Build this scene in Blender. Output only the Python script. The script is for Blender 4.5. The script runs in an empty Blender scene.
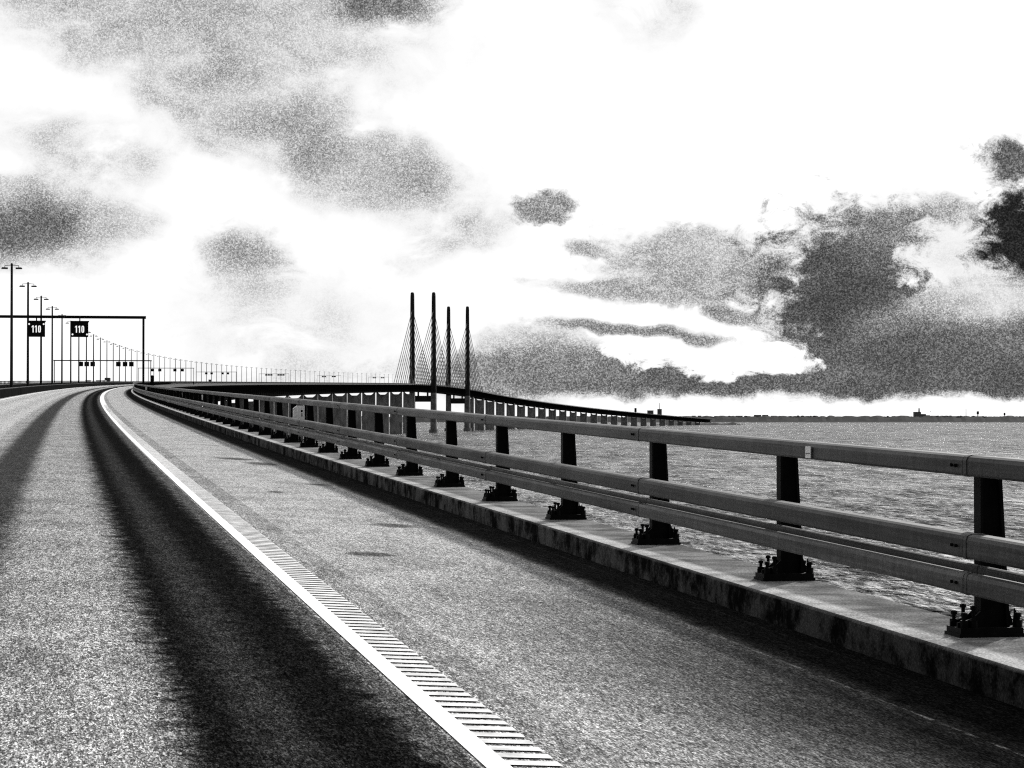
import bpy, math, random
from mathutils import Matrix, Vector
random.seed(7)
S = bpy.context.scene
C = S.collection
R = math.radians
F = 2400.0                      # focal length in pixels of a 1024 px wide frame
SEA = -22.0                     # sea level below the eye (the eye is the origin)

# ------------------------------------------------------------------ alignment of the bridge
# the carriageway in plan: lateral position of the lane the camera is in, as a function of distance
def polyfit_free(pts):          # natural cubic spline through (d, value)
    n = len(pts); x = [p[0] for p in pts]; y = [p[1] for p in pts]
    h = [x[i+1]-x[i] for i in range(n-1)]
    A = [[0.0]*n for _ in range(n)]; b = [0.0]*n
    A[0][0] = A[-1][-1] = 1
    for i in range(1, n-1):
        A[i][i-1] = h[i-1]; A[i][i] = 2*(h[i-1]+h[i]); A[i][i+1] = h[i]
        b[i] = 6*((y[i+1]-y[i])/h[i]-(y[i]-y[i-1])/h[i-1])
    for i in range(n):
        p = A[i][i]
        for j in range(i+1, n):
            if A[j][i]:
                q = A[j][i]/p
                for k in range(i, n): A[j][k] -= q*A[i][k]
                b[j] -= q*b[i]
    m = [0.0]*n
    for i in range(n-1, -1, -1):
        m[i] = (b[i]-sum(A[i][k]*m[k] for k in range(i+1, n)))/A[i][i]
    def f(t):
        if t <= x[0]:
            s = (y[1]-y[0])/h[0]-h[0]*(2*m[0]+m[1])/6; return y[0]+s*(t-x[0])
        if t >= x[-1]:
            s = (y[-1]-y[-2])/h[-1]+h[-1]*(m[-2]+2*m[-1])/6; return y[-1]+s*(t-x[-1])
        i = 0
        while t > x[i+1]: i += 1
        a = x[i+1]-t; c = t-x[i]
        return (m[i]*a**3+m[i+1]*c**3)/(6*h[i])+(y[i]/h[i]-m[i]*h[i]/6)*a+(y[i+1]/h[i]-m[i+1]*h[i]/6)*c
    return f
def bearing(d): return 57.06+.10975*d-.01036e-4*d*d
_b = polyfit_free([(d, bearing(d)) for d in (-60, 400, 900, 1500, 2000, 2500)]+[(3560, 427.5), (4010, 462), (4950, 531), (5600, 579), (6250, 626), (6950, 673), (7500, 707)])
_c = {}
def cx(d):
    if d <= 2300: return (bearing(d)-512)/F*d
    return (_b(d)-512)/F*d
def cz(d):
    if d <= 3300: z = .016125*d-4.417e-7*d*d-1.5
    else:
        z0 = .016125*3300-4.417e-7*3300**2-1.5; g0 = .016125-2*4.417e-7*3300
        t = d-3300; L = 1000.0
        g1 = -.0152
        if t <= L: z = z0+g0*t+(g1-g0)*t*t/(2*L)
        else: z = z0+g0*L+(g1-g0)*L/2+g1*(t-L)
    return z
def head(d):
    e = 2.0
    return math.atan2(cx(d+e)-cx(d-e), 2*e)
def P(d, l, w=0.0):
    k = (d, )
    if k not in _c:
        th = head(d); _c[k] = (cx(d), cz(d), math.cos(th), math.sin(th))
    x, z, c, s = _c[k]
    return (x+l*c*c, d-l*s*c, z+w)
def frame(d, l, w=0.0):         # matrix at a point of the bridge: local x to the right, y forward
    return Matrix.Translation(P(d, l, w)) @ Matrix.Rotation(-head(d), 4, 'Z')
def cross(l): return -.05*l if l > 0 else 0.0
def at(X, Y, D): return Vector(((X-512)/F*D, D, (418-Y)/F*D))

# ------------------------------------------------------------------ node helpers
class G:
    def __init__(s, tree): s.t = tree; s.n = tree.nodes; s.l = tree.links
    def new(s, typ, **kw):
        n = s.n.new(typ)
        for k, v in kw.items(): setattr(n, k, v)
        return n
    def put(s, sock, v):
        if hasattr(v, 'is_output'): s.l.new(v, sock)
        else: sock.default_value = v
    def m(s, op, a, b=0.0, c=0.0, clamp=False):
        n = s.new('ShaderNodeMath', operation=op, use_clamp=clamp)
        s.put(n.inputs[0], a); s.put(n.inputs[1], b); s.put(n.inputs[2], c); return n.outputs[0]
    def rng(s, v, a, b, c, d, smooth=True):
        n = s.new('ShaderNodeMapRange', interpolation_type='SMOOTHSTEP' if smooth else 'LINEAR')
        s.put(n.inputs[0], v)
        for i, q in zip((1, 2, 3, 4), (a, b, c, d)): s.put(n.inputs[i], q)
        return n.outputs[0]
    def mix(s, f, a, b):
        n = s.new('ShaderNodeMix', data_type='FLOAT')
        s.put(n.inputs[0], f); s.put(n.inputs[2], a); s.put(n.inputs[3], b); return n.outputs[0]
    def noise(s, vec, scale, detail=2.0, rough=.55, dist=0.0):
        n = s.new('ShaderNodeTexNoise')
        if vec is not None: s.l.new(vec, n.inputs['Vector'])
        n.inputs['Scale'].default_value = scale; n.inputs['Detail'].default_value = detail
        n.inputs['Roughness'].default_value = rough; n.inputs['Distortion'].default_value = dist
        return n.outputs[0]
    def cells(s, vec, scale):       # random value per irregular cell (chips, grains)
        n = s.new('ShaderNodeTexVoronoi', feature='F1'); s.l.new(vec, n.inputs['Vector']); n.inputs['Scale'].default_value = scale
        return s.sep(n.outputs['Color'])[0]
    def scale(s, vec, x, y, z):
        n = s.new('ShaderNodeVectorMath', operation='MULTIPLY'); s.l.new(vec, n.inputs[0]); n.inputs[1].default_value = (x, y, z)
        return n.outputs[0]
    def grey(s, v):
        n = s.new('ShaderNodeCombineColor')
        for i in range(3): s.put(n.inputs[i], v)
        return n.outputs[0]
    def sep(s, v):
        n = s.new('ShaderNodeSeparateXYZ'); s.l.new(v, n.inputs[0]); return n.outputs
    def comb(s, a, b, c):
        n = s.new('ShaderNodeCombineXYZ')
        for i, q in enumerate((a, b, c)): s.put(n.inputs[i], q)
        return n.outputs[0]
def material(name):
    m = bpy.data.materials.new(name); m.use_nodes = True
    g = G(m.node_tree); b = g.n['Principled BSDF']
    return m, g, b
def simple(name, v, rough=.6, metal=0.0, amp=.35, scale=6.0, spec=.4, stretch=(1, 1, 1), vary=0.0, bump=0.0):
    m, g, b = material(name)
    co = g.new('ShaderNodeTexCoord').outputs['Object']
    co = g.scale(co, *stretch)
    n = g.noise(co, scale, 6, .65)
    f = g.rng(n, .3, .7, 1-amp, 1+amp)
    if vary:
        r = g.new('ShaderNodeObjectInfo').outputs['Random']
        f = g.m('MULTIPLY', f, g.rng(r, 0, 1, 1-vary, 1+vary, False))
    g.put(b.inputs['Base Color'], g.grey(g.m('MULTIPLY', f, v)))
    b.inputs['Roughness'].default_value = rough; b.inputs['Metallic'].default_value = metal
    b.inputs['Specular IOR Level'].default_value = spec
    if bump:
        bn = g.new('ShaderNodeBump'); bn.inputs['Strength'].default_value = bump; bn.inputs['Distance'].default_value = .01
        g.put(bn.inputs['Height'], n); g.put(b.inputs['Normal'], bn.outputs[0])
    return m
def glow(name, v):
    m, g, b = material(name)
    b.inputs['Base Color'].default_value = (.8, .8, .8, 1)
    b.inputs['Emission Color'].default_value = (1, 1, 1, 1); b.inputs['Emission Strength'].default_value = v
    return m

# ------------------------------------------------------------------ mesh helpers
class MB:
    def __init__(s): s.v = []; s.f = []; s.uv = {}
    def quad(s, a, b, c, d): i = len(s.v); s.v += [tuple(a), tuple(b), tuple(c), tuple(d)]; s.f.append((i, i+1, i+2, i+3))
    def poly(s, pts): i = len(s.v); s.v += [tuple(p) for p in pts]; s.f.append(tuple(range(i, i+len(pts))))
    def box(s, x0, x1, y0, y1, z0, z1, M=None):
        i = len(s.v)
        for p in ((x0, y0, z0), (x1, y0, z0), (x1, y1, z0), (x0, y1, z0), (x0, y0, z1), (x1, y0, z1), (x1, y1, z1), (x0, y1, z1)):
            s.v.append(tuple(M @ Vector(p)) if M else p)
        for q in ((0, 3, 2, 1), (4, 5, 6, 7), (0, 1, 5, 4), (1, 2, 6, 5), (2, 3, 7, 6), (3, 0, 4, 7)): s.f.append(tuple(i+k for k in q))
    def prism(s, pts, y0, y1, M=None):       # outline in x,z extruded along y
        i = len(s.v); n = len(pts)
        for y in (y0, y1):
            for x, z in pts:
                p = (x, y, z); s.v.append(tuple(M @ Vector(p)) if M else p)
        s.f.append(tuple(i+k for k in range(n))); s.f.append(tuple(i+n+k for k in reversed(range(n))))
        for k in range(n): s.f.append((i+k, i+n+k, i+n+(k+1) % n, i+(k+1) % n))
    def tube(s, a, b, r0, r1=None, n=8):
        a = Vector(a); b = Vector(b); r1 = r0 if r1 is None else r1
        t = (b-a).normalized(); u = t.orthogonal().normalized(); v = t.cross(u); i = len(s.v)
        for p, r in ((a, r0), (b, r1)):
            for k in range(n):
                q = 2*math.pi*k/n; s.v.append(tuple(p+u*(r*math.cos(q))+v*(r*math.sin(q))))
        for k in range(n): s.f.append((i+k, i+(k+1) % n, i+n+(k+1) % n, i+n+k))
        s.f.append(tuple(i+k for k in reversed(range(n)))); s.f.append(tuple(i+n+k for k in range(n)))
    def rings(s, rings, caps=True):           # list of equal-length loops
        i = len(s.v); n = len(rings[0])
        for r in rings: s.v += [tuple(p) for p in r]
        for j in range(len(rings)-1):
            for k in range(n):
                a = i+j*n+k; b = i+j*n+(k+1) % n
                s.f.append((a, b, b+n, a+n))
        if caps: s.f.append(tuple(i+k for k in reversed(range(n)))); s.f.append(tuple(i+(len(rings)-1)*n+k for k in range(n)))
    def sweep(s, prof, ds):                   # closed profile of (l, w) along the bridge
        s.rings([[P(d, l, w) for l, w in prof] for d in ds])
    def build(s, name, mat, parent=None, smooth=False):
        me = bpy.data.meshes.new(name); me.from_pydata(s.v, [], s.f); me.materials.append(mat)
        import bmesh
        bm = bmesh.new(); bm.from_mesh(me); bmesh.ops.recalc_face_normals(bm, faces=bm.faces); bm.to_mesh(me); bm.free()
        if smooth:
            for p in me.polygons: p.use_smooth = len(p.vertices) == 4
        o = bpy.data.objects.new(name, me); C.objects.link(o)
        if parent: o.parent = parent
        return o
def tag(o, label=None, cat=None, group=None, kind=None):
    for k, v in (('label', label), ('category', cat), ('group', group), ('kind', kind)):
        if v: o[k] = v
    return o
def empty(name, M=None):
    o = bpy.data.objects.new(name, None); C.objects.link(o); o.empty_display_size = .5
    if M is not None: o.matrix_world = M
    return o
def copy_tree(o, parent=None):
    c = o.copy(); C.objects.link(c); c.parent = parent
    for ch in [q for q in KIDS.get(o.name, [])]: copy_part(ch, c)
    return c
def copy_part(o, parent):
    c = o.copy(); C.objects.link(c); c.parent = parent
    for ch in KIDS.get(o.name, []): copy_part(ch, c)
KIDS = {}
def kids_of(o):
    KIDS[o.name] = [c for c in C.objects if c.parent == o]
    for c in KIDS[o.name]: kids_of(c)
def stations(a, b, near=1.0):
    out = [a]; d = a
    while d < b:
        d += near if d < 70 else (4 if d < 420 else (12 if d < 1200 else 24))
        out.append(min(d, b))
    return out

# ------------------------------------------------------------------ materials
def road_mat():
    m, g, b = material('worn_asphalt')
    uv = g.new('ShaderNodeUVMap').outputs[0]
    u, v, _ = g.sep(uv)
    n1 = g.noise(uv, 5.0, 6, .75); n2 = g.noise(g.scale(uv, 1, .6, 1), 1.1, 4, .6)
    fine = g.cells(g.scale(uv, 1, .22, 1), 170.0); mid = g.cells(g.scale(uv, 1, .2, 1), 75.0); big = g.cells(g.scale(uv, 1, .12, 1), 24.0)
    strk = g.noise(g.scale(uv, 1, .8, 1), 4.0, 8, .85)
    ll = g.m('ADD', u, g.m('MULTIPLY', g.m('SUBTRACT', n1, .5), .45))
    ll = g.m('ADD', ll, g.m('MULTIPLY', g.m('SUBTRACT', strk, .5), .55))
    # wheel tracks polished and blackened by rubber
    def band(a, bb, s): return g.m('MULTIPLY', g.rng(ll, a-s, a+s, 0, 1), g.rng(ll, bb-s, bb+s, 1, 0))
    t_r = band(.49, 1.66, .2); t_l = band(-1.22, -.46, .16)
    core = g.m('MAXIMUM', band(.56, .84, .14), band(1.10, 1.56, .14))
    lane2 = g.m('MAXIMUM', band(-4.6, -3.9, .2), band(-2.9, -2.2, .2))
    shoulder = g.rng(u, 2.12, 2.2, 0, 1)
    lane_strip = g.rng(u, 2.39, 2.41, 0, 1)
    rail_shade = g.rng(g.m('ADD', u, g.m('MULTIPLY', g.m('SUBTRACT', n2, .5), .25)), 4.2, 4.6, 0, 1)
    base = g.mix(g.rng(u, -1.9, -1.5, 0, 1), .44, .25)
    base = g.mix(shoulder, base, .25)
    base = g.mix(lane_strip, base, .35)
    base = g.m('MULTIPLY', base, g.rng(n2, .3, .7, .78, 1.22))
    base = g.mix(g.m('MULTIPLY', lane2, .25), base, .08)
    base = g.mix(g.m('MULTIPLY', t_l, .93), base, .03)
    base = g.mix(g.m('MULTIPLY', t_r, .96), base, .018)
    base = g.mix(g.m('MULTIPLY', g.m('MULTIPLY', core, t_r), .9), base, .005)
    # dark strip beside the edge line and pale joint
    base = g.mix(g.m('MULTIPLY', g.rng(ll, 1.58, 1.66, 0, 1), g.rng(u, 1.72, 1.74, .8, 0)), base, .05)
    joint = g.m('MULTIPLY', g.rng(u, 2.385, 2.395, 0, 1), g.rng(u, 2.42, 2.43, 1, 0))
    base = g.mix(g.m('MULTIPLY', joint, g.rng(n1, .4, .6, 0, .6)), base, .4)
    base = g.mix(g.m('MULTIPLY', rail_shade, .97), base, .006)  # shadow of the guardrail along the kerb, painted into the colour
    near_dark = g.rng(g.m('ADD', u, g.m('MULTIPLY', g.m('SUBTRACT', n2, .5), 1.2)), 2.0, 4.1, 0, 1)
    base = g.mix(g.m('MULTIPLY', near_dark, g.rng(v, 10, 25, .97, 0)), base, .006)  # near stretch of the shoulder, darker toward the kerb
    for pl, pd, a, c in ((3.9, 27.3, .32, .5), (2.95, 22.2, .3, .35), (4.05, 48, .4, 1.1), (3.7, 50.5, .5, .9), (3.2, 35, .12, .4), (4.2, 38.5, .25, .5)):
        ex = g.m('ADD', g.m('POWER', g.m('DIVIDE', g.m('ADD', g.m('SUBTRACT', u, pl), g.m('MULTIPLY', g.m('SUBTRACT', n1, .5), .5)), a), 2.0), g.m('POWER', g.m('DIVIDE', g.m('SUBTRACT', v, pd), c), 2.0))
        base = g.mix(g.rng(ex, .2, 1.2, .75, 0), base, .03)
    seal = g.m('MULTIPLY', g.rng(u, 4.44, 4.45, 0, 1), g.rng(u, 4.465, 4.475, 1, 0))
    base = g.mix(g.m('MULTIPLY', seal, g.rng(n1, .45, .65, 0, .5)), base, .2)
    # transverse stains on the shoulder
    tr = g.noise(g.scale(uv, .16, 1.6, 1), 1.0, 4, .7)
    base = g.mix(g.m('MULTIPLY', g.rng(tr, .66, .72, 0, .7), lane_strip), base, .05)
    # aggregate grain
    gr = g.m('ADD', g.m('MULTIPLY', g.m('SUBTRACT', fine, .5), 3.0), g.m('ADD', g.m('MULTIPLY', g.m('SUBTRACT', mid, .5), 1.3), g.m('MULTIPLY', g.m('SUBTRACT', big, .5), .5)))
    gr = g.m('POWER', 2.718, g.m('MULTIPLY', g.m('SUBTRACT', gr, .35), g.mix(shoulder, .86, .68)))
    col = g.m('MINIMUM', g.m('MULTIPLY', base, gr), .8)
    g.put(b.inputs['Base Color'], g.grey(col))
    b.inputs['Roughness'].default_value = 1.0; b.inputs['Specular IOR Level'].default_value = 0.0
    bn = g.new('ShaderNodeBump'); bn.inputs['Strength'].default_value = .5; bn.inputs['Distance'].default_value = .006
    g.put(bn.inputs['Height'], g.m('ADD', fine, mid)); g.put(b.inputs['Normal'], bn.outputs[0])
    return m
def kerb_mat():
    m, g, b = material('stained_concrete')
    uv = g.new('ShaderNodeUVMap').outputs[0]
    u, v, _ = g.sep(uv)
    fine = g.noise(uv, 60.0, 3, .75); n = g.noise(uv, 2.0, 5, .65)
    drip = g.noise(g.scale(uv, 1.6, 1.3, 1), 1.2, 9, .78)
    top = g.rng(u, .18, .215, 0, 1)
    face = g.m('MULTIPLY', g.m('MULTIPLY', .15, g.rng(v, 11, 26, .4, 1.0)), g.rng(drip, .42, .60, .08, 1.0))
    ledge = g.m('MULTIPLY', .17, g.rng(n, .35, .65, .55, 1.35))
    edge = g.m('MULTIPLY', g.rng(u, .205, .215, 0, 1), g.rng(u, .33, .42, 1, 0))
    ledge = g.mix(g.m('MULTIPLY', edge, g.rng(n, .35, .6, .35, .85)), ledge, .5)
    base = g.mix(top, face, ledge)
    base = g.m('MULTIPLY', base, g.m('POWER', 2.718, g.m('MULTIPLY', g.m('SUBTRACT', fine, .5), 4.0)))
    g.put(b.inputs['Base Color'], g.grey(g.m('MINIMUM', base, .8)))
    b.inputs['Roughness'].default_value = 1.0; b.inputs['Specular IOR Level'].default_value = 0.0
    return m
def rail_mat():
    m, g, b = material('galvanised_steel')
    co = g.new('ShaderNodeTexCoord').outputs['Object']
    ge = g.new('ShaderNodeNewGeometry').outputs['Position']
    n = g.noise(g.scale(ge, .9, .9, 2.0), .8, 6, .7); f = g.noise(ge, 45, 3, .7); st = g.noise(g.scale(ge, 3.5, 3.5, .4), 4.0, 4, .6)
    r = g.new('ShaderNodeObjectInfo').outputs['Random']
    v = g.m('MULTIPLY', g.rng(n, .35, .65, .65, 1.3), g.rng(r, 0, 1, .6, 1.3, False))
    v = g.m('MULTIPLY', v, g.rng(st, .35, .65, .8, 1.15))
    v = g.m('MULTIPLY', v, g.rng(f, .3, .7, .6, 1.4, False))
    px, py, pz = g.sep(ge)
    ln = g.noise(g.comb(g.m('ADD', g.m('MULTIPLY', px, 14), g.m('MULTIPLY', py, 2.75)), g.m('MULTIPLY', py, .5), g.m('MULTIPLY', g.m('SUBTRACT', pz, g.m('MULTIPLY', py, .0158)), 26)), 1.0, 5, .7)
    v = g.m('MULTIPLY', v, g.rng(ln, .32, .68, .6, 1.4))
    g.put(b.inputs['Base Color'], g.grey(g.m('MULTIPLY', v, .068)))
    g.put(b.inputs['Roughness'], g.rng(n, .3, .7, .45, .7))
    b.inputs['Metallic'].default_value = 0.0; b.inputs['Specular IOR Level'].default_value = .12
    return m
def sea_mat():
    m, g, b = material('sea_water')
    co = g.new('ShaderNodeTexCoord').outputs['Object']
    a = g.noise(g.scale(co, 1, .6, 1), .5, 4, .7)
    c = g.noise(g.scale(co, 1, .4, 1), .12, 4, .65)
    e = g.noise(g.scale(co, 1, .25, 1), .03, 5, .7)
    h = g.m('ADD', g.m('MULTIPLY', a, 4.5), g.m('ADD', g.m('MULTIPLY', c, 34.0), g.m('MULTIPLY', e, 60.0)))
    bn = g.new('ShaderNodeBump'); bn.inputs['Strength'].default_value = 1.0; bn.inputs['Distance'].default_value = 1.0
    g.put(bn.inputs['Height'], h); g.put(b.inputs['Normal'], bn.outputs[0])
    chop = g.noise(g.scale(co, 1, .16, 1), .55, 8, .84)
    swell = g.noise(g.scale(co, 1, .15, 1), .1, 6, .75)
    t = g.m('ADD', g.m('MULTIPLY', chop, .62), g.m('MULTIPLY', swell, .38))
    wind = g.noise(g.scale(co, 1, .22, 1), .012, 6, .7)
    foam_glint = g.rng(t, .545, .60, 0, 1)
    g.put(b.inputs['Base Color'], g.grey(g.mix(foam_glint, g.rng(t, .45, .56, .004, .14), .65)))  # wave glints and trough shade put into the colour, along with foam
    g.put(b.inputs['Roughness'], g.mix(foam_glint, .3, .8))
    b.inputs['IOR'].default_value = 1.33
    g.put(b.inputs['Specular IOR Level'], g.m('MULTIPLY', g.rng(wind, .35, .65, .1, .5), g.rng(t, .45, .56, .03, 1.4)))
    return m
M = dict(
    road=road_mat(), kerb=kerb_mat(), sea=sea_mat(),
    paint=simple('road_paint', .78, .6, amp=.12, scale=14),
    steel=rail_mat(),
    black=simple('dark_painted_steel', .007, .6, amp=.4, scale=8, spec=.04),
    darkrail=simple('weathered_dark_steel', .01, .6, amp=.4, scale=1.5, spec=0),
    concrete=simple('pier_concrete', .28, .9, amp=.4, scale=.25, spec=.1, stretch=(1, 1, .35)),
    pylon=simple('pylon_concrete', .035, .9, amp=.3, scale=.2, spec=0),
    ribpaint=simple('worn_rib_paint', .68, .8, amp=.3, scale=5, spec=0),
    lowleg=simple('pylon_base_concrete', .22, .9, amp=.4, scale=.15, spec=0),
    faded=simple('worn_road_paint', .42, .8, amp=.3, scale=9, spec=0),
    girder=simple('girder_steel', .01, .9, amp=.3, scale=.2, spec=0),
    pole=simple('lamp_pole_steel', .02, .7, amp=.2, scale=1, spec=.05),
    cable=simple('stay_cable', .05, .6, amp=.1, scale=1, spec=.2),
    white=simple('white_plastic', .9, .5, amp=.08, scale=5),
    lit=glow('lit_sign_lamps', .8),
    shore=simple('wooded_shore', .022, .95, amp=.5, scale=.02, spec=.05),
    build=simple('distant_masonry', .16, .9, amp=.3, scale=.05, spec=.1),
    glass=simple('dark_glass', .02, .1, amp=.1, scale=3, spec=.6),
    carw=simple('pale_car_paint', .7, .35, amp=.05, scale=2, spec=.5),
    card=simple('dark_car_paint', .04, .35, amp=.05, scale=2, spec=.5),
    tyre=simple('tyre_rubber', .02, .9, amp=.1, scale=5, spec=.1),
)

# ------------------------------------------------------------------ sea, road, kerb, markings
mb = MB(); Rr = 70000
mb.poly([(Rr*math.cos(2*math.pi*k/64), Rr*math.sin(2*math.pi*k/64), SEA) for k in range(64)])
tag(mb.build('sea', M['sea']), kind='structure')

END = 7560.0
def strip(name, mat, ls, ds, parent=None):    # open sheet with uv = (running width, distance)
    me = bpy.data.meshes.new(name); v = []; f = []; uvs = []
    n = len(ls)
    for d in ds:
        for l, w, u in ls: v.append(P(d, l, w)); uvs.append((u, d))
    for i in range(len(ds)-1):
        for k in range(n-1):
            a = i*n+k; f.append((a, a+1, a+1+n, a+n))
    me.from_pydata(v, [], f); me.materials.append(mat)
    L = me.uv_layers.new(name='UVMap')
    for lp in me.loops: L.data[lp.index].uv = uvs[lp.vertex_index]
    o = bpy.data.objects.new(name, me); C.objects.link(o)
    if parent: o.parent = parent
    return o
DS = stations(-14.0, END)
K0, K1 = 5.2, 5.94            # kerb face and outer edge of the ledge
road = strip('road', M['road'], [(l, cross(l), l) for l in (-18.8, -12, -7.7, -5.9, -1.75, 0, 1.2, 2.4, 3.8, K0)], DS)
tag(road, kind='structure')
wt = -.058
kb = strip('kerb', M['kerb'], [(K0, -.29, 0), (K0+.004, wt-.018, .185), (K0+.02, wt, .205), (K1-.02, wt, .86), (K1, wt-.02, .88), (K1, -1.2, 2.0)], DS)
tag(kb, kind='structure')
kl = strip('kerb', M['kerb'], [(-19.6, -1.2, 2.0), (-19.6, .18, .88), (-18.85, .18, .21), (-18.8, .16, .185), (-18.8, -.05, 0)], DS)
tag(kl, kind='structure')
mb = MB()
def ribbon(l0, l1, d0, d1, h=.006):
    ds = stations(d0, d1)
    for a, b in zip(ds[:-1], ds[1:]):
        mb.quad(P(a, l0, cross(l0)+h), P(a, l1, cross(l1)+h), P(b, l1, cross(l1)+h), P(b, l0, cross(l0)+h))
ribbon(1.755, 1.87, -14, END)
ribs = MB(); line_mb = mb; mb = ribs
d = 4.0
while d < 150:
    q = .5 if d < 60 else .4
    mb.quad(*[P(a, l, cross(l)+.006) for a, l in ((d, 1.87), (d, 2.10), (d+.12, 2.10), (d+.12, 1.87))]); d += .2
ribbon(1.872, 2.10, 150, END)
tag(mb.build('road_marking', M['ribpaint']), kind='structure'); mb = line_mb
ribbon(-5.55, -5.35, -14, END)
ribbon(-8.25, -8.05, -14, END)
tag(mb.build('road_marking', M['paint']), kind='structure')
mb = MB()
for k in range(0, 250):
    a = -10+k*17.0
    if a < 2500: ribbon(-1.82, -1.70, a, a+5); ribbon(-11.9, -11.78, a, a+5)
tag(mb.build('road_marking', M['faded']), kind='structure')

# ------------------------------------------------------------------ guard rail on the right edge
gr = empty('bridge_guardrail', frame(14.6, 5.65, wt))
tag(gr, 'long three-bar steel guardrail on black tapered posts along the concrete ledge', 'guardrail')
inv = gr.matrix_world.inverted()
def rail_prof(l0, l1, w0, w1, c=.014, n=2):      # rounded hollow section
    out = []
    ct = c*2.4
    for cx_, cy_, a0, c in ((l0+c, w0+c, 180, c), (l1-c, w0+c, 270, c), (l1-c, w1-c, 0, c), (l0+ct, w1-ct, 90, ct)):
        for k in range(n+1):
            a = R(a0+90*k/n); out.append((cx_+c*math.cos(a), cy_+c*math.sin(a)))
    return out
TOP = rail_prof(5.44, 5.57, .935, 1.06)
MID = rail_prof(5.44, 5.57, .44, .585)
LOW = rail_prof(5.44, 5.51, .225, .355)
BAR = rail_prof(5.53, 5.57, .33, .395, .008, 2)
def fix(o):                     # world-space mesh under the guardrail's Empty
    o.parent = gr; o.matrix_parent_inverse = inv; return o
segs = [(-2.91+8.18*(k-1), -2.91+8.18*k) for k in range(26)]
for i, (a, b) in enumerate(segs):
    n = 8 if i < 10 else 3
    for nm, pr in (('top_rail', TOP), ('middle_rail', MID), ('lower_rail', LOW), ('backing_bar', BAR)):
        q = MB(); q.sweep(pr, [a+.012+(b-a-.024)*j/n for j in range(n+1)]); fix(q.build(nm, M['steel']))
for nm, pr in (('top_rail', TOP), ('middle_rail', MID), ('lower_rail', LOW), ('backing_bar', BAR)):
    q = MB(); q.sweep(pr, stations(segs[-1][1]+.02, END)); fix(q.build(nm, M['steel']))
def post_mesh(q, M4, detail=True):
    q.prism([(-.035, .04), (.135, .04), (.085, .98), (-.035, .98)], -.012, .012, M4)
    q.prism([(.125, .04), (.145, .04), (.095, .98), (.075, .98)], -.055, .055, M4)
    q.prism([(-.045, .04), (-.028, .04), (-.028, .98), (-.045, .98)], -.055, .055, M4)
    q.box(-.0, .07, -.05, .05, .975, 1.0, M4)
def base_mesh(q, M4):
    q.box(-.21, .215, -.13, .13, 0, .022, M4)
    q.box(-.20, .205, -.12, .12, .022, .055, M4)
    for y in (-.06, .06):
        q.prism([(.16, .055), (.205, .055), (.205, .085), (.17, .17)], y-.008, y+.008, M4)
        q.prism([(-.045, .055), (-.045, .16), (-.10, .11), (-.20, .085), (-.20, .055)], y-.008, y+.008, M4)
    for x, h in ((-.165, .125), (-.105, .165), (.185, .12)):
        for y in (-.085, .085):
            q.tube(M4 @ Vector((x, y, .055)), M4 @ Vector((x, y, .055+h-.03)), .012, n=6)
            q.tube(M4 @ Vector((x, y, .055)), M4 @ Vector((x, y, .10)), .026, n=6)
            q.tube(M4 @ Vector((x, y, h)), M4 @ Vector((x, y, h+.022)), .020, n=6)
pm = MB(); post_mesh(pm, Matrix()); bmq = MB(); base_mesh(bmq, Matrix())
for k in range(1, 9):
    dj = -2.91+8.18*k
    for nm_, pr, ww in (('splice_sleeve', TOP, .06), ('splice_sleeve', MID, .05), ('splice_sleeve', LOW, .05)):
        cl = sum(p[0] for p in pr)/len(pr); cw = sum(p[1] for p in pr)/len(pr)
        q = MB(); q.sweep([(cl+(l-cl)*1.07, cw+(w-cw)*1.05) for l, w in pr], [dj-ww, dj-.006]); sl = fix(q.build(nm_, M['steel']))
        for off in (.09, .16):
            q = MB(); a = P(dj+off, 5.436, cw); q.tube(a, (a[0]-.014, a[1]-.002, a[2]), .011, n=6)
            bo = q.build('bolt', M['darkrail']); bo.parent = sl; bo.matrix_parent_inverse = Matrix()
p0 = pm.build('post', M['black'], gr); bp0 = bmq.build('base_plate', M['black'], p0)
for i in range(98):
    d = 13.75+4.09*(i-2)
    Mx = inv @ frame(d, 5.70, wt)
    if i == 0: o, c = p0, bp0
    else:
        o = p0.copy(); C.objects.link(o); o.parent = gr
        c = bp0.copy(); C.objects.link(c); c.parent = o
    o.matrix_parent_inverse = Matrix(); o.matrix_basis = Mx
q = MB(); d = 13.75+4.09*96
while d < 2600:
    q.prism([(-.04, 0), (.17, 0), (.11, .98), (-.04, .98)], -.05, .05, frame(d, 5.70, wt)); d += 4 if d < 900 else 8
far_posts = fix(q.build('post', M['black'])); far_posts['kind'] = 'stuff'

# small things fixed to or standing by the guardrail
def reflector(d, l, w, sx, sz, name, label, cat):
    e = empty(name, frame(d, l, w)); tag(e, label, cat)
    a = MB(); a.box(-sx/2, sx/2, -.02, 0, 0, sz); a.build('reflective_face', M['white'], e)
    a = MB(); a.box(-sx/2-.008, sx/2+.008, .0, .018, -.008, sz+.008); a.build('backing_plate', M['darkrail'], e)
    return e
sticker = empty('rail_marker', frame(16.4, 5.43, .945)); tag(sticker, 'white square marker stuck on the near top rail above the sea', 'marker')
a = MB(); a.box(-.006, .0, -.06, .06, 0, .085); a.build('marker_face', M['white'], sticker)
a = MB(); a.box(-.009, -.006, -.045, .045, .03, .036); a.build('marker_line', M['steel'], sticker)
cab = empty('emergency_cabinet', frame(57.8, 5.80, wt)); tag(cab, 'white cabinet with black symbol on a dark post behind the guardrail', 'cabinet')
a = MB(); a.prism([(-.17, .55), (.10, .55), (.10, .93), (-.08, .93), (-.17, .86)], -.12, .1); a.build('cabinet_body', M['white'], cab)
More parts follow.
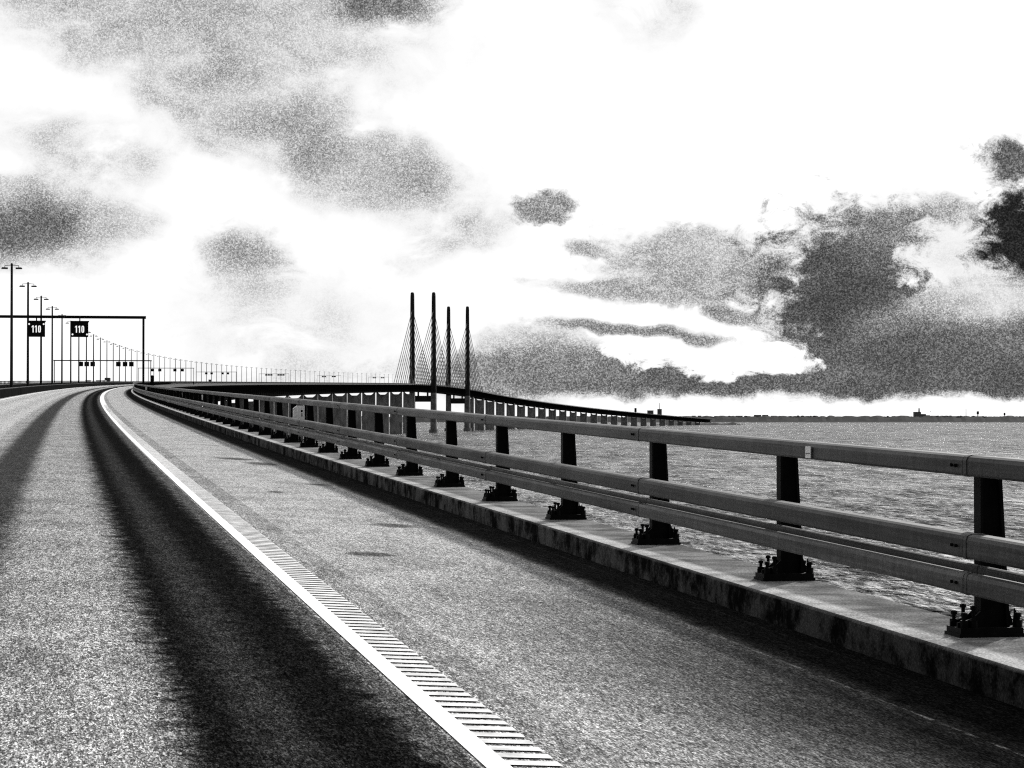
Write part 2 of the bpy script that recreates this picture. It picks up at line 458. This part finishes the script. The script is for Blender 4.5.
a = MB(); a.box(.105, .15, -.1, .1, 0, .95); a.build('cabinet_post', M['black'], cab)
a = MB()
for k in range(1): a.poly([(.03+.026*math.cos(2*math.pi*j/12), -.125, .80+.03*math.sin(2*math.pi*j/12)) for j in range(12)])
a.quad((.022, -.125, .66), (.044, -.125, .66), (.044, -.125, .745), (.022, -.125, .745)); a.build('black_symbol', M['black'], cab)
for d, l, w, sx, sz, lab in ((105, 5.9, .62, .30, .22, 'wide white plate behind the guardrail near the cabinet'),
                             (127, 5.9, .55, .20, .26, 'upright white plate behind the guardrail further along'),
                             (198, 5.62, .66, .22, .34, 'white plate on the guardrail where it bends out of sight')):
    reflector(d, l, w, sx, sz, 'reflector_plate', lab, 'plate')

# ------------------------------------------------------------------ median barriers and far railing
def barrier(name, l0, l1, label, T=.70):
    q = MB(); q.sweep([(l0, -.02), (l1, -.02), (l1-.06, T-.04), (l1-.09, T), (l0+.09, T), (l0+.06, T-.04)], stations(60, END))
    e = empty(name, frame(100, l0)); tag(e, label, 'barrier')
    o = q.build('barrier_wall', M['darkrail']); o.parent = e; o.matrix_parent_inverse = e.matrix_world.inverted()
    q = MB(); q.sweep([(l0+.16, T+.003), (l1-.16, T+.003), (l1-.16, T+.05), (l0+.16, T+.05)], stations(60, 1500))
    o = q.build('capping_strip', M['steel']); o.parent = e; o.matrix_parent_inverse = e.matrix_world.inverted()
barrier('median_barrier', -6.5, -5.95, 'dark median barrier beside our left lane with a pale capping strip')
barrier('median_barrier', -7.75, -7.2, 'dark median barrier on the far side of the lamp posts', .98)
e = empty('edge_railing', frame(100, -19.2, .18)); tag(e, 'dark railing along the far edge of the opposite carriageway', 'railing')
def sub(o): o.parent = e; o.matrix_parent_inverse = e.matrix_world.inverted(); return o
for nm, w0, w1 in (('top_rail', 1.13, 1.25), ('middle_rail', .66, .80), ('lower_rail', .36, .54)):
    q = MB(); q.sweep([(-19.28, w0), (-19.14, w0), (-19.14, w1), (-19.28, w1)], stations(60, END)); sub(q.build(nm, M['darkrail']))
q = MB(); d = 60
while d < 2600: q.box(-.08, .08, -.05, .05, 0, 1.0, frame(d, -19.3, .18)); d += 4 if d < 1000 else 8
o = sub(q.build('post', M['black'])); o['kind'] = 'stuff'

# ------------------------------------------------------------------ lamp posts in the median
lamp = empty('lamp_post'); H = 12.65
q = MB(); q.tube((0, 0, .5), (0, 0, H), .15, .11, 10); q.build('pole', M['pole'], lamp)
q = MB(); q.tube((0, 0, -.02), (0, 0, .55), .2, .17, 10); q.build('pole_base', M['pole'], lamp)
q = MB(); q.tube((0, 0, H), (0, 0, H+.08), .10, .05, 10); q.build('pole_cap', M['pole'], lamp)
for s in (-1, 1):
    q = MB()
    q.tube((s*.08, 0, H-.12), (s*.66, 0, H-.16), .03, .03, 6); q.tube((s*.66, 0, H-.16), (s*.66, 0, H-.33), .03, .03, 6)
    q.build('lamp_arm', M['pole'], lamp)
    q = MB(); q.prism([(s*.36, H-.50), (s*.96, H-.50), (s*1.0, H-.44), (s*.90, H-.33), (s*.38, H-.35)], -.14, .14); q.build('lamp_head', M['pole'], lamp)
kids_of(lamp)
flat = MB()
flat.tube((0, 0, 0), (0, 0, H+.08), .2, .15, 6)
for s in (-1, 1):
    flat.tube((s*.08, 0, H-.12), (s*.66, 0, H-.16), .03, .03, 4); flat.prism([(s*.36, H-.52), (s*.98, H-.52), (s*.92, H-.28), (s*.38, H-.30)], -.14, .14)
far_lamp = flat.build('lamp_post', M['pole'])
LM = -6.85; LAMPS = []
names_near = ['tallest lamp post, leftmost in the picture, left of both speed signs',
    'second lamp post from the left, just at the left edge of the left speed sign',
    'lamp post rising behind the left speed sign',
    'lamp post standing between the two speed signs, with a full double head above the beam',
    'lamp post between the speed signs whose head just clears the gantry beam',
    'lamp post at the left edge of the right speed sign',
    'lamp post passing directly behind the right speed sign',
    'lamp post under the right edge of the right speed sign',
    'first lamp post clear to the right of the right speed sign']
def lamp_at(i):
    d = 232.6+44.664*i; return d, frame(d, LM)
for i in range(104):
    d, Mx = lamp_at(i)
    if i < 22: o = lamp if i == 0 else copy_tree(lamp)
    else:
        o = far_lamp if i == 22 else far_lamp.copy()
        if i > 22: C.objects.link(o)
    o.matrix_world = Mx
    if i < len(names_near): lab = names_near[i]
    elif i < 16: lab = 'double-headed lamp post in the row between the right speed sign and the gantry upright'
    elif i < 34: lab = 'slender lamp post in the receding row just right of the near gantry upright'
    elif i < 72: lab = 'tiny lamp post in the far row leading to the cable-stayed towers'
    else: lab = 'barely visible lamp post on the descending deck beyond the first towers'
    tag(o, lab, 'lamp post', 'double-headed lamp posts along the median')

# ------------------------------------------------------------------ sign gantries
def digits(q, y, z0, h):
    w = h*.36; st = h*.15; x = -w*1.85
    for _ in range(2):
        q.box(x+w*.35, x+w*.35+st, y-.02, y, z0, z0+h); q.prism([(x, z0+h*.70), (x+w*.35, z0+h*.82), (x+w*.35, z0+h), (x, z0+h*.84)], y-.02, y)
        x += w*1.22
    x += w*.05; ro = [];  ri = []
    for k in range(20):
        t = 2*math.pi*k/20; cc = math.copysign(abs(math.cos(t))**.6, math.cos(t)); ss = math.copysign(abs(math.sin(t))**.6, math.sin(t))
        ro.append((x+w*.55+w*.55*cc, z0+h/2+h/2*ss)); ri.append((x+w*.55+(w*.55-st)*cc, z0+h/2+(h/2-st*.8)*ss))
    for k in range(20):
        j = (k+1) % 20; q.prism([ro[k], ro[j], ri[j], ri[k]], y-.02, y)
def gantry(d, top, signs, lab, sw=1.7, sh=1.6, drop=.55, writing=False, rx=6.05, lx=-19.9):
    e = empty('sign_gantry', frame(d, rx, -.1)); tag(e, lab, 'gantry', 'sign gantries over the carriageways')
    r = .11
    x0 = lx-rx
    q = MB(); q.box(-r, r, -r, r, -.3, top-.262); q.build('upright', M['black'], e)
    q = MB(); q.box(x0-r, x0+r, -r, r, -.3, top-.262); q.build('upright', M['black'], e)
    q = MB(); q.box(x0-.25, .25, -.13, .13, top-.26, top+.02); q.build('crossbeam', M['black'], e)
    for x in (0, x0):
        q = MB(); q.box(x-.3, x+.3, -.3, .3, -.34, -.3); q.build('base_plate', M['black'], e)
    for j, l in enumerate(signs):
        x = l-rx; z1 = top-drop; z0 = z1-sh
        q = MB(); q.box(x-sw/2, x+sw/2, -.35, .05, z0, z1); b = q.build('sign_box', M['black'], e)
        q = MB(); q.box(x-.06, x+.06, -.06, .06, z1+.002, top-.262); q.build('sign_hanger', M['black'], e)
        if sw > 1.5 and writing:
            q = MB(); q.box(x-sw/2-.08, x+sw/2+.08, -.40, -.353, z1-.12, z1+.03); q.build('sign_hood', M['black'], b)
            q = MB(); digits(q, -.355, z0+sh*.27, sh*.44)
            for v in range(len(q.v)): q.v[v] = (q.v[v][0]+x, q.v[v][1], q.v[v][2])
            dg = q.build('digits', M['lit'], b); dg['label'] = 'lit white number 110'
            zz = z1-.32 if j == 0 else z0+.26
            for s in (-1, 1):
                q = MB(); q.tube((x+s*(sw/2-.13), -.385, zz), (x+s*(sw/2-.13), -.352, zz), .09, n=12); q.build('flasher_lamp', M['lit'], b)
    return e
e1 = gantry(243, 8.05, (-4.62, -.32), 'near black gantry over the road carrying two lit 110 speed signs', writing=True)
for d, tp, sg, sw, lab in ((655, 7.0, (-12.8, -11.2, -9.6, -2.7, -.9, .8), 1.25, 'second gantry with six small sign boxes in two groups of three'),
    (1140, 7.6, (-13.4, -9.9, -2.8, .7), 1.5, 'third gantry with four spaced sign boxes, right of the near gantry upright'),
    (1570, 7.6, (-13.4, -9.9, -2.8, .7), 1.6, 'fourth gantry with four small sign boxes in the far lamp row'),
    (2090, 8.4, (-13.6, -11.4, -9.2, -3, -.9, 1.3), 1.9, 'fifth gantry whose six sign boxes make a dotted line'),
    (2600, 8.6, (-13.6, -11.2, -3, -.5), 2.0, 'sixth gantry, small, standing above the middle of the grey pier row'),
    (3080, 8.8, (-13.6, -11.2, -3, -.5), 2.2, 'seventh gantry, the last before the cable-stayed towers')):
    gantry(d, tp, sg, lab, sw, 1.25, .45)
cb = empty('control_cabinet', frame(655, 6.4, -.1)); tag(cb, 'narrow dark control cabinet at the foot of the second gantry', 'cabinet')
q = MB(); q.box(-.45, .45, -.4, .4, 0, 2.6); q.build('cabinet_body', M['darkrail'], cb)
q = MB(); q.prism([(-.55, 2.603), (.55, 2.603), (.3, 2.9), (-.3, 2.9)], -.5, .5); q.build('cabinet_roof', M['black'], cb)

# ------------------------------------------------------------------ vehicles far up the bridge
def car(d, l, lab, paint, van=False, turn=0):
    e = empty('van' if van else 'car', frame(d, l, .006) @ Matrix.Rotation(turn, 4, 'Z'))
    tag(e, lab, 'van' if van else 'car')
    hh = 2.2 if van else 1.45
    prof = [(-2.2, .35), (2.2, .35), (2.25, .75), (1.3, .92), (.65, hh), (-1.5, hh), (-2.15, .95)] if not van else [(-2.5, .4), (2.4, .4), (2.45, 1.1), (1.9, 1.25), (1.4, hh), (-2.5, hh)]
    R90 = Matrix.Rotation(math.pi/2, 4, 'Z')
    q = MB(); q.prism(prof, -.85, .85, R90); q.build('body', paint, e)
    q = MB(); a, b = ((1.28, .97), (.72, hh-.06)) if not van else ((1.89, 1.3), (1.45, hh-.12))
    q.poly([R90 @ Vector(p) for p in ((a[0]+.01, -.75, a[1]), (a[0]+.01, .75, a[1]), (b[0]+.02, .68, b[1]), (b[0]+.02, -.68, b[1]))]); q.build('windscreen', M['glass'], e)
    for x in (-1.4, 1.4):
        for y in (-.86, .86):
            q = MB(); q.tube(R90 @ Vector((x, y-.1, .32)), R90 @ Vector((x, y+.1, .32)), .32, n=12); q.build('wheel', M['tyre'], e)
    for y in (-.6, .6):
        q = MB(); q.box(2.2, 2.28, y-.2, y+.2, .58, .8, R90); q.build('headlight', M['lit'], e)
for d, l, lab, pt, vn in ((690, -12.6, 'leftmost pale oncoming car, low above the median barrier', M['carw'], False),
    (700, -10.0, 'pale oncoming car second in the line above the median barrier', M['carw'], False),
    (725, -9.9, 'pale oncoming car just in front of the dark van', M['carw'], False),
    (760, -10.2, 'dark oncoming van behind the pale cars', M['card'], True)):
    car(d, l, lab, pt, vn, math.pi)
car(1420, -.4, 'tiny dark van driving away on the bridge beyond the third gantry', M['card'], True)

# ------------------------------------------------------------------ the bridge: girder, piers, pylons with cables
br = empty('cable_stayed_bridge', Matrix.Translation(P(3785, -6.8, 0)))
tag(br, 'long curving two-level bridge on grey wall piers with four tall black towers', 'bridge')
binv = br.matrix_world.inverted()
def bpart(o): o.parent = br; o.matrix_parent_inverse = binv; return o
CL = -6.8; UN = -11.2
DG = stations(-14, END, 4)
q = MB(); q.sweep([(CL-12.6, -1.21), (K1-.05, -1.21), (K1-.5, -1.9), (CL+7.5, -2.3), (CL-7.5, -2.3), (CL-12.4, -1.9)], DG)
q.sweep([(CL-7.6, UN), (CL+7.6, UN), (CL+7.9, UN+1.7), (CL+7.6, UN+1.7), (CL+7.3, UN+.6), (CL-7.3, UN+.6), (CL-7.6, UN+1.7), (CL-7.9, UN+1.7)], DG)
q2 = MB(); d = 10.0
while d < END-20:
    for l in (CL-7.4, CL+7.4):
        for a, b in (((d, -2.3), (d+10, UN+1)), ((d+10, UN+1), (d+20, -2.3))):
            q2.tube(P(a[0], l, a[1]), P(b[0], l, b[1]), .75, n=4)
        for a in (d, d+10): q2.tube(P(a, l, -2.3), P(a, l, UN+1), .5, n=4)
        q2.tube(P(d, l, UN+1), P(d+10, l, -2.3), .5, n=4); q2.tube(P(d+10, l, -2.3), P(d+20, l, UN+1), .5, n=4)
    d += 20
q.sweep([(CL+7.15, -3.1), (CL+7.75, -3.1), (CL+7.75, -2.31), (CL+7.15, -2.31)], DG)
q.sweep([(CL-7.75, -3.1), (CL-7.15, -3.1), (CL-7.15, -2.31), (CL-7.75, -2.31)], DG)
bpart(q.build('deck_girder', M['girder'])); bpart(q2.build('truss_web', M['girder']))
D1, D2 = 3560.0, 4010.0
pds = [D1-300-140*k for k in range(24) if D1-300-140*k > -10]+[D1-160]
pds += [D2+150]+[D2+290+140*k for k in range(24) if D2+290+140*k < END-40]
for d in sorted(pds):
    top = cz(d)+UN-.02; Z = P(d, CL)
    Mx = frame(d, CL, 0); z = lambda h: h-Z[2]
    hw = 8.1; dip = 2.9
    outline = [(-hw-.3, z(SEA-3)), (hw+.3, z(SEA-3)), (hw, z(top)), (hw-1.7, z(top))]
    for k in range(1, 8):
        t = k/8.0; x = (hw-1.7)*(1-2*t); outline.append((x, z(top)-dip*min(1, 1.25*(1-abs(2*t-1)**2.2))))
    outline += [(-hw+1.7, z(top)), (-hw, z(top))]
    q = MB(); q.prism(outline, -1.9, 1.9, Mx); bpart(q.build('pier', M['concrete']))
TOPZ = 186.6
for dp in (D1, D2):
    for s in (-1, 1):
        base = Vector(P(dp, CL+s*16.0, 0)); rz = Matrix.Rotation(-head(dp), 3, 'Z')
        rings = []
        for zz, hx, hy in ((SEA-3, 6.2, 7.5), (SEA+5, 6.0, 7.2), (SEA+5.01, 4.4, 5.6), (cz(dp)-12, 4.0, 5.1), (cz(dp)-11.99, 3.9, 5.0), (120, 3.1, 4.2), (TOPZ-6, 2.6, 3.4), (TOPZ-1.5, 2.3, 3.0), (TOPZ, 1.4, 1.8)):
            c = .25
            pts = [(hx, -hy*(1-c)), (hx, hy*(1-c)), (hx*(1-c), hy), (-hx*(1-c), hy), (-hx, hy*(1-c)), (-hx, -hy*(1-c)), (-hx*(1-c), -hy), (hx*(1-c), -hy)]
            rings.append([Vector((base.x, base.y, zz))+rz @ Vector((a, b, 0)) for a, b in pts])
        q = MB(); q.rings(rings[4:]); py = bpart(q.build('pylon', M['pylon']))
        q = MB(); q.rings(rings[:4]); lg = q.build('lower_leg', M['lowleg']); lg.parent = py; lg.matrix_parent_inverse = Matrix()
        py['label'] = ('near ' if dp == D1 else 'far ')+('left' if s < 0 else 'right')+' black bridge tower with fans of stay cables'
        for dirn in (-1, 1):
            for k in range(1, 11):
                dd = dp+dirn*22.5*k; zt = cz(dp)+8+10.4*k
                q = MB()
                top_p = Vector((base.x, base.y, zt))
                q.tube(P(dd, CL+s*13.6, -1.0), top_p, .5, n=5)
                o = q.build('stay_cable', M['cable']); o.parent = py; o.matrix_parent_inverse = Matrix()
    Mx = frame(dp, CL, 0); z0 = cz(dp)
    q = MB(); q.box(-12.2, 12.2, -3, 3, 24-z0, 33-z0, Mx); bpart(q.build('crossbeam', M['pylon']))
    q = MB()
    for s in (-1, 1): q.box(s*7-1.2, s*7+1.2, -1.5, 1.5, 33.01-z0, UN-.03, Mx)
    bpart(q.build('bearing', M['pylon']))

# ------------------------------------------------------------------ far shore, island, skyline
def land(name, X0, X1, D, top, rough, depth, step=6, seed=1):
    rnd = random.Random(seed); q = MB(); n = int((X1-X0)/step); prev = None; rings = []
    for i in range(n+1):
        X = X0+(X1-X0)*i/n; x = (X-512)/F*D
        t = top+rough*(rnd.random()-.5)*2
        e = min(1, min(i, n-i)/3.0)
        t = max(.8, t*e)
        rings.append([(x, D, SEA-2), (x, D+depth*.02, SEA+t*.25), (x*1.004, D+depth*.06, SEA+t), (x*(1+depth*.5/D), D+depth*.5, SEA+t*1.02), (x*(1+depth/D), D+depth, SEA-2)])
    q.rings(rings); return q.build(name, M['shore'])
tag(land('far_shore', -700, 1500, 12000, 29, 6, 2500, 4, 3), kind='structure')
tag(land('island', 655, 745, 7560, 6, 2.5, 700, 4, 5), kind='structure')
woods = MB(); rnd = random.Random(11)
for i in range(1500):
    X = -300+1600*rnd.random(); D = 12160+rnd.random()*120; p = at(X, 418, D)
    r = 8+9*rnd.random(); h = 5+9*rnd.random()*(.4+.6*abs(math.sin(X*.021)+math.sin(X*.0613))/2)
    z = SEA+22
    n = 7; ang = rnd.random()*6
    ring = [[(p.x+r*f_*math.cos(ang+2*math.pi*k/n)*(0.8+.4*rnd.random()), D+r*f_*math.sin(ang+2*math.pi*k/n), z+h*hz) for k in range(n)] for f_, hz in ((1, 0), (.95, .6), (.5, .95), (.05, 1.05))]
    woods.rings(ring)
tag(woods.build('woods', M['shore']), kind='stuff')
def block(X0, X1, Y, lab, cat='building', D=12330, parts=(), depth=25, name='apartment_block'):
    z = (418-Y)/F*D; x0 = (X0-512)/F*D; x1 = (X1-512)/F*D; base = SEA+24
    xc = (x0+x1)/2; e = empty(name, Matrix.Translation((xc, D, base))); tag(e, lab, cat)
    q = MB(); q.box(x0-xc, x1-xc, 0, depth, 0, z-base-1.5); q.build('wall', M['build'], e)
    q = MB(); q.box(x0-xc-.6, x1-xc+.6, -.6, depth+.6, z-base-1.499, z-base); q.build('roof', M['shore'], e)
    for a0, a1, yy, nm in parts:
        zz = (418-yy)/F*D; q = MB()
        u0 = (a0-512)/F*D-xc; u1 = (a1-512)/F*D-xc
        if nm in ('chimney', 'mast'): q.tube(((u0+u1)/2, depth/2, z-base+.001), ((u0+u1)/2, depth/2, zz-base), (u1-u0)/2, (u1-u0)/2*.75, 10)
        else: q.box(u0, u1, 2, depth-2, .01, zz-base)
        q.build(nm, M['build'], e)
    return e
block(914.5, 921, 411.9, 'dark power station block with a chimney on the far shore', 'power station', parts=((918.9, 920.5, 408.2, 'chimney'), (921.1, 926, 414.0, 'annexe'), (926.2, 930, 415.2, 'low_hall'), (931, 931.8, 411.2, 'mast')), depth=40, name='power_station')
rnd = random.Random(4); X = 692
for i in range(11):
    w = 2.5+5*rnd.random(); tall = i in (8, 9); y = 414.9 if tall else 415.6+.7*rnd.random()
    e = block(X, X+w, y, 'one of two taller blocks at the right end of the low skyline row' if tall else 'low distant housing block in the skyline row right of the bridge end')
    e['group'] = 'taller blocks at the end of the skyline row' if tall else 'housing blocks of the skyline row'
    X += w+1.0+3.5*rnd.random()
def tower(X, Y0, Y1, rpx, lab, name='water_tower', D=12330):
    z1 = (418-Y0)/F*D; z0 = (418-Y1)/F*D; x = (X-512)/F*D; base = SEA+24; r = rpx/F*D
    e = empty(name, Matrix.Translation((x, D, base))); tag(e, lab, 'tower')
    q = MB(); q.tube((0, 0, 0), (0, 0, z0-base-.01), r*.45, r*.4, 10); q.build('shaft', M['build'], e)
    q = MB(); q.tube((0, 0, z0-base), (0, 0, z1-base), r, r*.9, 12); q.build('tank', M['shore'], e)
tower(977.8, 411.3, 414.2, 1.2, 'dark tower with a broad head left of the far right tower on the shore')
tower(1004.5, 412.8, 415.2, .9, 'smaller dark tower on the shore near the right edge')
tower(635.5, 408, 412, 1.2, 'dark tower with square head rising behind the descending bridge deck')
block(647.5, 653.5, 410.4, 'broad grey block seen just above the bridge deck', name='tower_block')
block(657.6, 661.8, 409.0, 'narrow taller block with a mast seen just above the bridge deck', parts=((659.5, 660.1, 403.0, 'mast'),), name='tower_block')
e = empty('radio_mast', Matrix.Translation(((966-512)/F*12330, 12330, SEA+24))); tag(e, 'thin radio mast on the shore between power station and towers', 'mast')
q = MB(); q.tube((0, 0, 0), (0, 0, 44), 1.4, .9, 6); q.build('lattice_shaft', M['build'], e)
q = MB(); q.tube((0, 0, 44.01), (0, 0, 49), .6, .3, 6); q.build('aerial', M['build'], e)

# ------------------------------------------------------------------ sky
SUN_AZ, SUN_EL = 24.0, 30.0     # degrees right of the view axis (+Y), above the horizon
W = bpy.data.worlds.new('World'); S.world = W; W.use_nodes = True
g = G(W.node_tree); bg = g.n['Background']
sky = g.new('ShaderNodeTexSky', sky_type='NISHITA', sun_disc=False, sun_elevation=R(SUN_EL), sun_rotation=R(SUN_AZ))
bw = g.new('ShaderNodeRGBToBW'); g.l.new(sky.outputs[0], bw.inputs[0])
dirv = g.new('ShaderNodeTexCoord').outputs['Generated']
dx, dy, dz = g.sep(dirv)
az = g.m('ARCTAN2', dx, dy); el = g.m('ARCSINE', g.m('MINIMUM', g.m('MAXIMUM', dz, -1), 1))
pc = g.comb(g.m('ADD', g.m('MULTIPLY', az, 24.0), 5.12), g.m('SUBTRACT', 4.18, g.m('MULTIPLY', el, 24.0)), 0.0)   # 24 units per radian
soft = g.m('SUBTRACT', g.noise(pc, .9, 6, .6), .5)
crisp = g.m('SUBTRACT', g.noise(g.scale(pc, 1, 1.5, 1), 3.2, 10, .68, .6), .5)
wx = g.noise(pc, 1.3, 4, .6); wv = g.new('ShaderNodeTexNoise'); g.l.new(pc, wv.inputs['Vector']); wv.inputs['Scale'].default_value = 1.6; wv.inputs['Detail'].default_value = 6
wv2 = g.new('ShaderNodeVectorMath', operation='MULTIPLY_ADD'); g.l.new(wv.outputs[1], wv2.inputs[0]); wv2.inputs[1].default_value = (.5, .35, 0); 
sh = g.new('ShaderNodeVectorMath', operation='SUBTRACT'); g.l.new(pc, sh.inputs[0]); sh.inputs[1].default_value = (.25, .175, 0); g.l.new(sh.outputs[0], wv2.inputs[2])
pw = wv2.outputs[0]
sd = Vector((math.sin(R(SUN_AZ))*math.cos(R(SUN_EL)), math.cos(R(SUN_AZ))*math.cos(R(SUN_EL)), math.sin(R(SUN_EL))))
dt = g.new('ShaderNodeVectorMath', operation='DOT_PRODUCT'); g.l.new(dirv, dt.inputs[0]); dt.inputs[1].default_value = sd
ahead = g.rng(dt.outputs['Value'], .0, .95, 1.8, 15.0)
low_sky = g.rng(dz, .17, .34, 1, 0)
white = g.mix(g.m('MULTIPLY', low_sky, g.rng(dt.outputs['Value'], .3, .7, 0, 1)), ahead, 10.6)
val = g.m('ADD', white, g.m('MULTIPLY', bw.outputs[0], .05))
def blob(val, X, Y, rx, ry, target, alpha=1.0, s=.45, rot=0.0, ns=.9, nc=.3):
    mp = g.new('ShaderNodeMapping', vector_type='TEXTURE'); g.l.new(pw, mp.inputs[0])
    mp.inputs['Location'].default_value = (X/100, Y/100, 0); mp.inputs['Rotation'].default_value = (0, 0, R(rot)); mp.inputs['Scale'].default_value = (rx/100, ry/100, 1)
    ln = g.new('ShaderNodeVectorMath', operation='LENGTH'); g.l.new(mp.outputs[0], ln.inputs[0])
    r = g.m('ADD', ln.outputs['Value'], g.m('ADD', g.m('MULTIPLY', soft, ns), g.m('MULTIPLY', crisp, nc)))
    return g.mix(g.rng(r, 1-s, 1+s, alpha, 0), val, target)
CLOUDS = [
    # X, Y, rx, ry, target, alpha, soft edge, rotation, soft noise, crisp noise
    (190, 12, 185, 58, 4.6, 1, 1.0, 10, 1.5, .4),
    (385, -5, 60, 32, 1.8, 1, .5, 0, 1.0, .8),
    (290, 136, 150, 40, 4.2, 1, 1.0, 24, 1.4, .4),
    (390, 172, 60, 24, 4.2, .9, .95, 10, 1.2, .5),
    (80, 152, 75, 26, 4.6, .6, .9, 12, 1.3, .5),
    (30, 228, 85, 36, 1.7, 1, .75, 5, .9, .5),
    (135, 228, 30, 14, 5.0, .6, .8, 0, 1, .4),
    (246, 262, 34, 26, 1.1, .8, 1.0, 20, 1, 1.6),
    (285, 335, 110, 60, 6.5, .6, 1.0, 0, 1.2, .9),
    (455, 234, 55, 17, 5.0, .65, .9, -22, 1, .5),
    (650, 5, 46, 40, 6.5, .7, .9, 0, 1.1, .7),
    (548, 208, 27, 15, 3.0, 1, .3, 0, .7, 1.6),
    (590, 250, 26, 9, 3.4, .9, .4, 25, .7, .8),
    (700, 265, 105, 34, 4.4, .95, .4, 6, .9, 1.7),
    (600, 290, 70, 9, 3.8, .9, .5, 4, .8, .9),
    (868, 302, 118, 84, .85, 1, .3, 10, .8, 1.8),
    (905, 232, 75, 30, 1.8, .95, .5, -5, .8, 1.1),
    (965, 262, 60, 42, 9.2, 1, .25, 20, .5, 1.8),
    (990, 330, 110, 26, 4.2, .9, .5, 0, .7, .7),
    (1024, 236, 46, 46, .2, 1, .35, -20, .8, 2.4),
    (1014, 172, 50, 22, 1.2, 1, .4, 15, .8, 2.2),
    (835, 372, 390, 30, 1.2, 1, .35, 0, .25, .5),
    (540, 370, 75, 36, 2.2, 1, .6, 0, .6, .6),
    (980, 360, 140, 46, 1.2, .9, .5, 0, .5, .5),
    (705, 350, 105, 22, 11.0, 1, .15, 7, .3, 1.7),
    (620, 328, 75, 6, 2.4, .95, .5, 2, .5, .9),
    (690, 336, 40, 6, 1.8, .9, .5, 6, .5, .9),
    (730, 314, 30, 10, 2.4, .9, .4, 20, .5, 1.0),
    (985, 300, 60, 20, 6.5, .9, .4, -6, .5, .9),
]
for c in CLOUDS: val = blob(val, *c)
inner = g.m('SUBTRACT', g.noise(g.scale(pc, 1, 1.7, 1), 1.3, 8, .6, .5), .5)
val = g.m('MULTIPLY', val, g.m('POWER', 2.718, g.m('MULTIPLY', inner, g.rng(val, 7.5, 10.2, 1.9, 0.0))))
# bright clear band low over the horizon, ragged along its upper edge
band = g.m('ADD', g.sep(pw)[1], g.m('MULTIPLY', crisp, .22))
bm_ = g.m('MULTIPLY', g.rng(band, 3.93, 4.03, 0, 1), g.rng(g.sep(pw)[0], 4.9, 6.0, 0, 1))
val = g.mix(bm_, val, 11.0)
# fine mottled cloud texture
gn = g.m('SUBTRACT', g.cells(g.scale(pc, 100, 100, 1), .95), .5)
val = g.m('MULTIPLY', val, g.m('POWER', 2.718, g.m('MULTIPLY', gn, g.rng(val, 0.3, 10.2, 1.75, 0.0))))
lowk = g.rng(dz, -.02, 0, 1.0, 0, False)
g.put(bg.inputs['Color'], g.grey(val)); bg.inputs['Strength'].default_value = .1
sun = bpy.data.lights.new('sun', 'SUN'); sun.energy = 4.5; sun.angle = R(2.5); sun.color = (1, .99, .97)
so = bpy.data.objects.new('sun', sun); C.objects.link(so)
so.rotation_euler = (-sd).to_track_quat('-Z', 'Y').to_euler()

# ------------------------------------------------------------------ camera
cam = bpy.data.cameras.new('camera'); co = bpy.data.objects.new('camera', cam); C.objects.link(co)
cam.sensor_width = 36; cam.lens = 36*F/1024
co.rotation_euler = (R(90)+math.atan(34/F), 0, 0)
cam.clip_start = .1; cam.clip_end = 200000
S.camera = co
S.view_settings.view_transform = 'Standard'; S.view_settings.look = 'None'
S.view_settings.exposure = 0.0; S.view_settings.gamma = 1
S.cycles.use_denoising = False
S.cycles.filter_width = 1.2
S.cycles.max_bounces = 4
